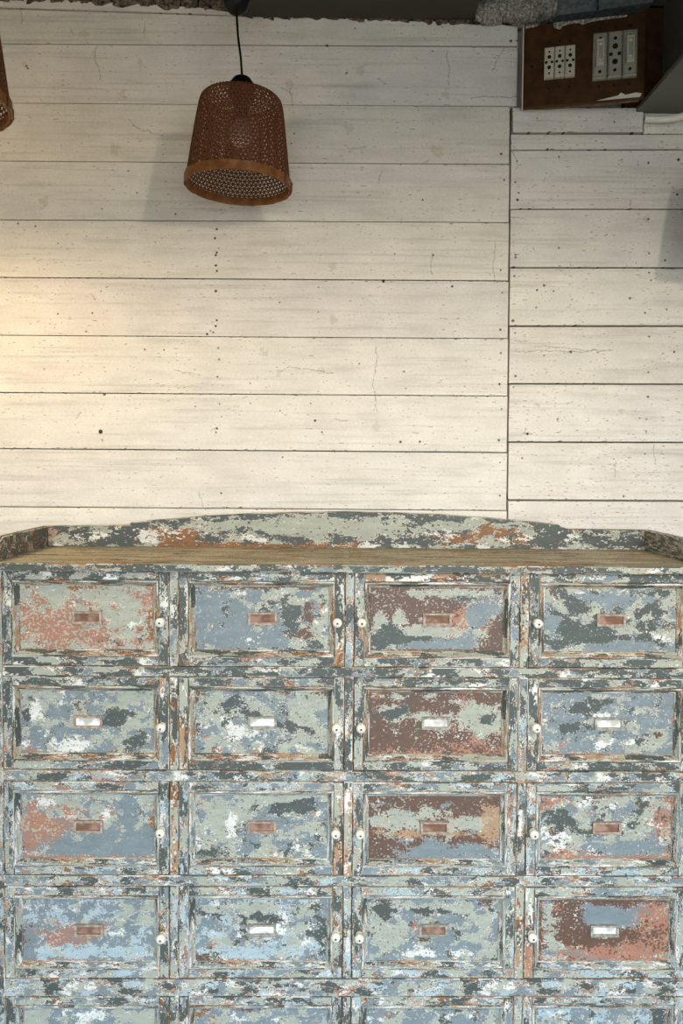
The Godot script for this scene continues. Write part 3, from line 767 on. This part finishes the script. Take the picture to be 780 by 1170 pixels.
func cabinet_door(root: Node3D, r: int, c: int) -> void:
	var door := Node3D.new()
	door.name = "door"
	var w := PITCH - POST - 0.0026
	var h: float = ROWS[r][0] - ROWS[r][1] - 0.0026
	door.position = Vector3((c - 1.5) * PITCH, (ROWS[r][0] + ROWS[r][1]) / 2, rng.randf_range(-0.0012, 0.0004))
	root.add_child(door, true)
	var f: Material = mat.frame_dark if r < 2 else mat.frame_mixed
	var mm: Material = mat.moulding_dark if r < 2 else mat.moulding_mixed
	var hw := w / 2
	var hh := h / 2
	var st := 0.0232
	var rail := 0.0218
	var left: Material = f
	var right: Material = f
	var top: Material = f
	if [r, c] in [[0, 3], [0, 1], [2, 1]]:
		right = mat.frame_worn
	if [r, c] in [[3, 3], [1, 1]]:
		left = mat.frame_worn
	if [r, c] in [[0, 2]]:
		top = mat.frame_worn
	frame_piece("stile", -hw, -hh, -hw + st, hh, left, door, true)
	frame_piece("stile", hw - st, -hh, hw, hh, right, door, true)
	frame_piece("top_rail", -hw + st, hh - rail, hw - st, hh, top, door)
	frame_piece("bottom_rail", -hw + st, -hh, hw - st, -hh + rail, f, door)
	mouldings(-hw + st, -hh + rail, hw - st, hh - rail, mm, door)
	var x0 := -hw + st + 0.0135
	var y0 := -hh + rail + 0.0135
	var p: Array = PANELS[r][c]
	# rust and bare wood along the edges of the panel
	var worn: Array = p[1] + [["N", .5, .0, .8, .035, .8], ["N", .0, .5, .016, .9, .8], ["O", 1.0, .5, .014, .9, .8], ["P", .5, 1.0, .8, .03, .85]]
	var pm := painted(peeling(320, 152, p[0], worn, 500 + r * 10 + c, 14, 20), 0.5)
	pm.texture_repeat = false
	put("panel", slab(rect(x0, y0, -x0, -y0), -0.018, -0.0118, 0.0, Vector2(x0, -y0), Vector2(-0.5 / x0, -0.5 / y0)), [pm], door)
	# card holder: a shallow metal frame with a card behind it
	var hs := begin()
	var ho := Vector2(0.034, 0.0145)
	var hi := Vector2(0.0285, 0.0095)
	var z0 := -0.0118
	var z1 := -0.0058
	block(Vector3(-ho.x, hi.y, z0), Vector3(ho.x, ho.y, z1), hs)
	block(Vector3(-ho.x, -ho.y, z0), Vector3(ho.x, -hi.y, z1), hs)
	block(Vector3(-ho.x, -hi.y, z0), Vector3(-hi.x, hi.y, z1), hs)
	block(Vector3(hi.x, -hi.y, z0), Vector3(ho.x, hi.y, z1), hs)
	block(Vector3(-ho.x, ho.y - 0.0025, z1), Vector3(ho.x, ho.y, z1 + 0.0015), hs)
	block(Vector3(-ho.x, -ho.y, z1), Vector3(ho.x, -ho.y + 0.0025, z1 + 0.0015), hs)
	block(Vector3(-0.006, -ho.y - 0.004, z0), Vector3(0.006, -ho.y, z1), hs)
	var pale: bool = (r * 4 + c) in [5, 6, 7, 13, 14, 15]
	var at := Vector3(0.0015, 0.0006, 0)
	put("card_holder", hs.commit(), [mat.holder_pale if pale else mat.holder], door, at)
	put("card", block(Vector3(-hi.x, -hi.y, z0 - 0.001), Vector3(hi.x, hi.y, z0 + 0.0008)), [mat.card_white if (r * 4 + c) in [4, 6, 7, 13, 15, 5] else mat.card_brown], door, at)
	# knob on the free side, hinges on the other
	var s := 1.0 if c < 2 else -1.0
	var knob := put("knob", knob_mesh, [mat.knob], door, Vector3(s * (hw - 0.0165 + rng.randf_range(-0.001, 0.001)), -0.004 + rng.randf_range(-0.002, 0.002), 0))
	knob.rotation.x = PI / 2
	var screw := put("knob_screw", screw_mesh, [mat.knob_screw], door, knob.position + Vector3(0, 0, 0.0235))
	screw.rotation.x = PI / 2
	for q in [-1.0, 1.0]:
		put("hinge", hinge_mesh, [mat.hinge], door, Vector3(-s * (hw + 0.0012), q * h * 0.27 - 0.008, 0.001))

var knob_mesh: Mesh
var screw_mesh: Mesh
var hinge_mesh: Mesh

func cabinet_top(root: Node3D, half: float) -> void:
	var y := 1.3550
	var w := half + 0.008
	mat.top_wood.uv1_scale = Vector3(1.0, 2.4, 1)
	put("top_board", block(Vector3(-w, 1.3372, -0.35), Vector3(w, y, 0.009)), [mat.top_wood], root)
	put("top_edge", slab(rect(-w, 1.3372, w, y), 0.009, 0.015, 0.002, Vector2(0.37, 0.11), Vector2(1, 2)), [mat.frame_dark, mat.worn_edge], root)
	# shaped upstand at the back
	var shape := PackedVector2Array([Vector2(-0.825, y), Vector2(0.825, y), Vector2(0.825, 1.4105), Vector2(0.612, 1.4120), Vector2(0.590, 1.4185)])
	for i in 19:
		var t := float(i) / 18
		var x := lerpf(0.585, -0.597, t)
		var u := x / 0.6
		shape.append(Vector2(x, 1.4555 - 0.034 * u * u + (0.001 if i % 2 else 0.0)))
	shape.append_array(PackedVector2Array([Vector2(-0.601, 1.4145), Vector2(-0.825, 1.4110)]))
	var pm := painted(peeling(1280, 80, {"D": 46, "S": 4, "W": -44, "O": -46}, [["S", .34, .35, .14, .25, 0.41], ["S", .44, .45, .1, .2, 0.41], ["S", .52, .3, .12, .2, 0.38], ["S", .6, .5, .12, .25, 0.31], ["O", .22, .75, .05, .25, 1.3], ["O", .38, .97, .15, .1, 1.8], ["W", .08, .6, .08, .25, 0.39], ["W", .2, .7, .06, .3, 0.50], ["W", .5, .93, .12, .08, 0.67], ["O", .72, .6, .1, .3, .8], ["W", .74, .7, .1, .3, 0.45], ["S", .7, .4, .08, .3, 0.27], ["T", .005, .6, .012, .6, 1.5], ["W", .93, .95, .1, .07, 0.56], ["T", .995, .6, .008, .6, 1.4]], 700, 9, 22), 0.55)
	pm.texture_repeat = false
	put("upstand", slab(shape, -0.348, -0.33, 0.0016, Vector2(-0.825, 1.4565), Vector2(1 / 1.65, 1 / 0.101)), [pm, mat.worn_edge], root)
	for s in [-1.0, 1.0]:
		var side := PackedVector2Array([Vector2(s * -0.349, y), Vector2(s * 0.002, y), Vector2(s * 0.002, y + 0.016), Vector2(s * -0.012, y + 0.036), Vector2(s * -0.042, y + 0.0545), Vector2(s * -0.06, y + 0.0555), Vector2(s * -0.349, y + 0.0555)])
		var o := put("side_upstand", slab(side, -0.018, 0.0, 0.0016, Vector2(0.1, y + 0.06), Vector2(2, 9)), [mat.gallery_wood if s < 0 else mat.frame_dark, mat.worn_edge], root, Vector3(s * 0.825, 0, 0))
		o.rotation.y = -s * PI / 2

# ------------------------------------------------------------------ fuse board

func fuse_board() -> void:
	var root := base("fuse_board", Vector3(0.5035, 2.5509, -2.12))
	root.rotation_degrees.y = -13.12
	tag(root, "brown wooden fuse board with old ceramic fuse holders under the ceiling", "fuse board")
	put("board", slab(rect(0, 0, 0.308, 0.2155), -0.016, 0.0, 0.0012, Vector2.ZERO, Vector2.ONE), [mat.fuse_wood, mat.fuse_wood], root)
	put("back_box", block(Vector3(0.02, 0.01, -0.05), Vector3(0.30, 0.21, -0.016)), [mat.bare_wood], root)
	put("edge_trim", block(Vector3(-0.0035, 0, -0.016), Vector3(-0.0003, 0.2145, 0.001)), [mat.chip], root)
	for f in [[[0.19, 0.001], [0.24, 0.001], [0.298, 0.001], [0.301, 0.010], [0.286, 0.013], [0.262, 0.009], [0.25, 0.016], [0.243, 0.009], [0.222, 0.006]], [[0.075, 0.2147], [0.078, 0.2005], [0.092, 0.1955], [0.10, 0.2035], [0.118, 0.2065], [0.14, 0.2075], [0.15, 0.2015], [0.17, 0.2065], [0.21, 0.2085], [0.26, 0.2095], [0.262, 0.2147]], [[0.004, 0.2142], [0.004, 0.2075], [0.03, 0.2095], [0.04, 0.2142]]]:
		var q := PackedVector2Array()
		for p in f:
			q.append(Vector2(p[0], p[1]))
		put("paint_flake", slab(q, 0.0, 0.0012, 0.0, Vector2.ZERO, Vector2.ONE), [mat.rough_plaster if f[0][1] > 0.1 else mat.chip], root)
	var hole_shade := lathe([Vector2(0, 0.001), Vector2(1, 0.001), Vector2(1, 0)], 14)
	for k in 3:
		var x := 0.0525 + 0.0134 + k * 0.0268
		var b := put("fuse_holder", slab(rect(-0.0126, -0.04, 0.0126, 0.04), 0.0, 0.013, 0.0022), [mat.ceramic_light, mat.ceramic_light], root, Vector3(x, 0.107, 0))
		for q in [[0, 0.0135, 0.005], [0, -0.0135, 0.005], [-0.0075, 0, 0.0036], [0.0075, 0, 0.0036], [0, 0.027, 0.0026], [0, -0.029, 0.0026]]:
			dot(b, "hole_shade", hole_shade, Vector3(q[0], q[1], 0.013), q[2])
		for v in [0.163, 0.044]:
			dot(root, "screw_hole_shade", hole_shade, Vector3(x, v + (k % 2) * 0.003, 0.0), 0.0036)
	for k in 3:
		var x := 0.176 + 0.0186 + k * 0.0373
		var b := put("fuse_holder", slab(rect(-0.0176, -0.0595, 0.0176, 0.0595), 0.0, 0.014, 0.003), [mat.ceramic, mat.ceramic], root, Vector3(x, 0.111, 0))
		# raised lip round the edge and waist in the middle
		for s in [-1.0, 1.0]:
			var lip := begin()
			block(Vector3(-0.0145, s * 0.055, 0.014), Vector3(-0.0125, s * 0.014, 0.0165), lip)
			block(Vector3(0.0145, s * 0.055, 0.014), Vector3(0.0125, s * 0.014, 0.0165), lip)
			block(Vector3(-0.0145, s * 0.055, 0.014), Vector3(0.0145, s * 0.053, 0.0165), lip)
			put("lip", lip.commit(), [mat.ceramic], b)
		if k == 1:
			for q in [[0, 0.0195, 0.0072], [0, -0.0195, 0.0072], [-0.0105, 0, 0.0048], [0.0105, 0, 0.0048], [0, 0.04, 0.0045], [0, -0.041, 0.0045]]:
				dot(b, "hole_shade", hole_shade, Vector3(q[0], q[1], 0.014), q[2])
		else:
			var y: float = 0.002 if k == 0 else 0.004
			put("fuse_carrier", slab(rect(-0.0098, -0.034, 0.0098, 0.034), 0.014, 0.030, 0.002), [mat.ceramic_light, mat.ceramic_light], b, Vector3(0, y, 0))
			put("carrier_recess", block(Vector3(-0.0055, -0.026, 0.030), Vector3(0.0055, 0.026, 0.0304)), [mat.ceramic], b, Vector3(0, y, 0))
			for q in [0.02, -0.02]:
				put("contact", lathe([Vector2(0, 0.003), Vector2(0.004, 0.002), Vector2(0.005, 0)], 12), [mat.ceramic_light], b, Vector3(0, y + q, 0.0302)).rotation.x = PI / 2
			dot(b, "hole_shade", hole_shade, Vector3(0, 0.043, 0.014), 0.0045)
			dot(b, "hole_shade", hole_shade, Vector3(0, -0.042, 0.014), 0.0045)
		for v in [0.186, 0.037]:
			dot(root, "screw_hole_shade", hole_shade, Vector3(x, v, 0.0), 0.0042)
	dot(root, "screw_hole_shade", hole_shade, Vector3(0.022, 0.106, 0), 0.004)

func dot(parent: Node, called: String, mesh: Mesh, where: Vector3, radius: float) -> void:
	var o := put(called, mesh, [mat.hole_shade], parent, where)  # flat disc on the surface, its black stands for the shade of an opening
	o.rotation.x = PI / 2
	o.scale = Vector3(radius, 0.6, radius)

# ------------------------------------------------------------------ lamps

const SHADE := [Vector2(0.1285, 0.004), Vector2(0.118, 0.09), Vector2(0.1075, 0.17), Vector2(0.102, 0.205), Vector2(0.0985, 0.217), Vector2(0.091, 0.2245), Vector2(0.078, 0.228), Vector2(0.026, 0.230)]

func along_shade(s: float) -> Array:
	var left := s
	for i in SHADE.size() - 1:
		var a: Vector2 = SHADE[i]
		var b: Vector2 = SHADE[i + 1]
		var d := a.distance_to(b)
		if left <= d or i == SHADE.size() - 2:
			var p := a.lerp(b, minf(1.0, left / d))
			var t := (b - a) / d
			return [p, Vector2(t.y, -t.x)]
		left -= d
	return []

func ribbon(st: SurfaceTool, points: Array, normals: Array, width: float, thick: float) -> void:
	var n := points.size()
	var prev := []
	for i in n:
		var d: Vector3 = (points[mini(i + 1, n - 1)] - points[maxi(i - 1, 0)]).normalized()
		var side: Vector3 = d.cross(normals[i]).normalized() * width * 0.5
		var up: Vector3 = normals[i] * thick * 0.5
		var ring := [points[i] + side + up, points[i] - side + up, points[i] - side - up, points[i] + side - up]
		if i > 0:
			for k in 4:
				var hint: Vector3 = [up, -side, -up, side][k]
				quad(st, prev[k], prev[(k + 1) % 4], ring[(k + 1) % 4], ring[k], hint)
		prev = ring

# Split bamboo woven in three directions, leaving small triangular openings.
func weave() -> ArrayMesh:
	var st := begin()
	var total := 0.0
	for i in SHADE.size() - 1:
		total += SHADE[i].distance_to(SHADE[i + 1])
	var gap := 0.009608
	var s := 0.019216
	while s < total:
		var here := along_shade(s)
		var pts := []
		var nrm := []
		var seg := 56
		for k in seg + 1:
			var a := TAU * k / seg
			var n := Vector3(here[1].x * cos(a), here[1].y, here[1].x * sin(a))
			pts.append(Vector3(here[0].x * cos(a), here[0].y, here[0].x * sin(a)))
			nrm.append(n)
		ribbon(st, pts, nrm, 0.0031, 0.0012)
		s += gap
	var count := 64
	for way in [-1.0, 1.0]:
		for k in count:
			var a := TAU * k / count
			var pts := []
			var nrm := []
			var t := 0.0
			while t < 0.235:
				var here := along_shade(t)
				var n := Vector3(here[1].x * cos(a), here[1].y, here[1].x * sin(a))
				pts.append(Vector3(here[0].x * cos(a), here[0].y, here[0].x * sin(a)) + n * 0.0011 * way)
				nrm.append(n)
				a += way * 0.009 / (1.732 * 0.113)
				t += 0.009
			ribbon(st, pts, nrm, 0.0030, 0.0011)
	return st.commit()

func band_mesh(segments: int) -> ArrayMesh:
	var st := begin()
	var pts := []
	var nrm := []
	for k in 7:
		var a := TAU / segments * (k / 6.0 * 0.985)
		var n := Vector3(cos(a), 0, sin(a))
		pts.append(n * (0.1300 + 0.0026 * k / 6.0) + Vector3(0, 0.0105, 0))
		nrm.append(n)
	ribbon(st, pts, nrm, 0.021, 0.0028)
	return st.commit()

func pendant(where: Vector3, canopy_x: float, canopy_y: float, tilt: float, lit: bool, label: String) -> Node3D:
	var root := base("pendant_lamp", where)
	tag(root, label, "lamp", "woven bamboo pendant lamps")
	var shade := Node3D.new()
	shade.name = "shade"
	shade.rotation_degrees.z = tilt
	shade.scale.y = 0.965
	root.add_child(shade, true)
	var w := put("woven_strips", weave_mesh, [mat.wicker], shade)
	w.set_meta("kind", "stuff")
	for k in 14:
		var b := put("band_strip", strip_mesh, [mat.bamboo], shade)
		b.rotation.y = TAU * k / 14
	put("inner_hoop", lathe([Vector2(0.1282, 0.0), Vector2(0.1282, 0.019), Vector2(0.1255, 0.019), Vector2(0.1255, 0.0), Vector2(0.1282, 0.0)], 48), [mat.bamboo], shade)
	put("cap", lathe([Vector2(0.0, 0.283), Vector2(0.010, 0.282), Vector2(0.021, 0.276), Vector2(0.029, 0.264), Vector2(0.032, 0.248), Vector2(0.0325, 0.2285), Vector2(0.0, 0.2285)], 24), [mat.black], shade)
	put("socket", lathe([Vector2(0.0, 0.2285), Vector2(0.019, 0.2285), Vector2(0.019, 0.057 if lit else 0.172), Vector2(0.0, 0.057 if lit else 0.172)], 20), [mat.black], shade)
	var bulb := put("bulb", lathe([Vector2(0.0, 0.105), Vector2(0.012, 0.107), Vector2(0.022, 0.114), Vector2(0.0285, 0.127), Vector2(0.029, 0.138), Vector2(0.024, 0.153), Vector2(0.0155, 0.166), Vector2(0.0135, 0.174), Vector2(0.0, 0.174)], 20), [mat.bulb_on if lit else mat.bulb_off], shade)
	if lit:
		bulb.position.y = -0.115
		glow(bulb, Vector3(0, 0.135, 0), 0.028, 0.84)
	var top := Vector3(canopy_x - where.x, canopy_y - where.y, 0)
	var low := Vector3(-0.268 * sin(deg_to_rad(tilt)), 0.266, 0)
	put("cord", tube([low, low.lerp(top, 0.33) + Vector3(0.0012, 0, 0), low.lerp(top, 0.66) - Vector3(0.001, 0, 0), top + Vector3(0, 0.01, 0)], 0.0028, 8), [mat.black], root)
	put("canopy", lathe([Vector2(0, 0), Vector2(0.010, 0.001), Vector2(0.020, 0.006), Vector2(0.028, 0.015), Vector2(0.033, 0.03), Vector2(0.035, 0.055), Vector2(0.036, CEILING_Y - canopy_y)], 28), [mat.black], root, top)
	return root

func glow(bulb: Node3D, where: Vector3, radius: float, energy: float) -> void:
	var l := OmniLight3D.new()
	l.name = "bulb_light"
	l.light_color = Color(1.0, 0.89, 0.70)
	l.light_energy = energy
	l.light_size = radius
	l.omni_range = 12.0
	l.omni_attenuation = 2.0
	l.shadow_enabled = true
	l.position = where
	bulb.add_child(l)

var weave_mesh: ArrayMesh
var strip_mesh: ArrayMesh

func lamps() -> void:
	weave_mesh = weave()
	strip_mesh = band_mesh(14)
	pendant(Vector3(-0.2412, 2.2705, -1.95), -0.2464, 2.692, -2.0, false, "unlit woven bamboo pendant lamp hanging close to the plank wall on a short cord")
	pendant(Vector3(-0.734, 2.242, -1.45), -0.734, 2.70, 0.0, false, "unlit woven bamboo pendant lamp hanging next to the lit one, away from the wall")
	pendant(Vector3(-1.14, 2.24, -1.38), -1.14, 2.70, 0.0, true, "lit woven bamboo pendant lamp glowing at the far end of the plank wall")
	pendant(Vector3(1.068, 2.145, -1.95), 1.068, 2.70, 0.0, false, "unlit woven bamboo pendant lamp hanging beyond the grey steel joist")
	# two unseen spotlights on ceiling stems; the second is added to brighten the right
	spotlight(Vector3(1.07, 2.50, 0.35), Vector3(-0.25, 1.06, WALL_Z), 3.3, "black ceiling spotlight turned towards the left of the cabinet")
	spotlight(Vector3(1.42, 2.50, 0.35), Vector3(0.75, 1.06, WALL_Z), 2.5, "added black ceiling spotlight brightening the right of the cabinet")

func spotlight(where: Vector3, aim: Vector3, energy: float, label: String) -> void:
	var root := base("ceiling_spotlight", where)
	tag(root, label, "spotlight", "ceiling spotlights behind the viewer")
	put("stem", tube([Vector3(0, 0.05, 0), Vector3(0, CEILING_Y - where.y, 0)], 0.008, 10), [mat.black], root)
	put("ceiling_plate", lathe([Vector2(0, 0), Vector2(0.04, 0), Vector2(0.04, 0.02), Vector2(0, 0.02)], 24), [mat.black], root, Vector3(0, CEILING_Y - where.y - 0.02, 0))
	var head := put("housing", lathe([Vector2(0.0, 0.13), Vector2(0.03, 0.125), Vector2(0.05, 0.09), Vector2(0.07, 0.02), Vector2(0.072, -0.045), Vector2(0.068, -0.045), Vector2(0.066, -0.02), Vector2(0.0, -0.02)], 28), [mat.black], root)
	# the housing's own -y points at the aim
	head.look_at_from_position(where, aim, Vector3.UP)
	head.rotate_object_local(Vector3.RIGHT, PI / 2)
	put("lens", lathe([Vector2(0.0, -0.030), Vector2(0.04, -0.027), Vector2(0.066, -0.02)], 24), [mat.bulb_on], head)
	var l := SpotLight3D.new()
	l.name = "spot_beam"
	l.light_color = Color(1.0, 0.95, 0.88)
	l.light_energy = energy
	l.light_size = 0.062
	l.spot_angle = 34.0
	l.spot_angle_attenuation = 1.0
	l.spot_range = 12.0
	l.spot_attenuation = 2.0
	l.shadow_enabled = true
	l.position = Vector3(0, -0.05, 0)
	l.rotation.x = -PI / 2
	head.add_child(l)

func small_meshes() -> void:
	knob_mesh = lathe([Vector2(0.0, 0.024), Vector2(0.004, 0.0238), Vector2(0.0085, 0.0215), Vector2(0.011, 0.0175), Vector2(0.0112, 0.0140), Vector2(0.0095, 0.0100), Vector2(0.0065, 0.0070), Vector2(0.0062, 0.0030), Vector2(0.0085, 0.0008), Vector2(0.0085, -0.001)], 20)
	screw_mesh = lathe([Vector2(0.0, 0.001), Vector2(0.0026, 0.0008), Vector2(0.003, 0.0)], 10)
	var st := begin()
	for i in 5:
		var y := -0.016 + i * 0.0066
		for s in 8:
			var a := TAU * s / 8
			var b := TAU * (s + 1) / 8
			var r := 0.0024 if i % 2 else 0.0028
			var p := Vector3(cos(a), 0, sin(a)) * r
			var q := Vector3(cos(b), 0, sin(b)) * r
			quad(st, p + Vector3(0, y, 0), q + Vector3(0, y, 0), q + Vector3(0, y + 0.0058, 0), p + Vector3(0, y + 0.0058, 0), p + q)
			quad(st, Vector3(0, y, 0), p + Vector3(0, y, 0), q + Vector3(0, y, 0), Vector3(0, y, 0), Vector3(0, -1, 0))
			quad(st, Vector3(0, y + 0.0058, 0), p + Vector3(0, y + 0.0058, 0), q + Vector3(0, y + 0.0058, 0), Vector3(0, y + 0.0058, 0), Vector3(0, 1, 0))
	hinge_mesh = st.commit()
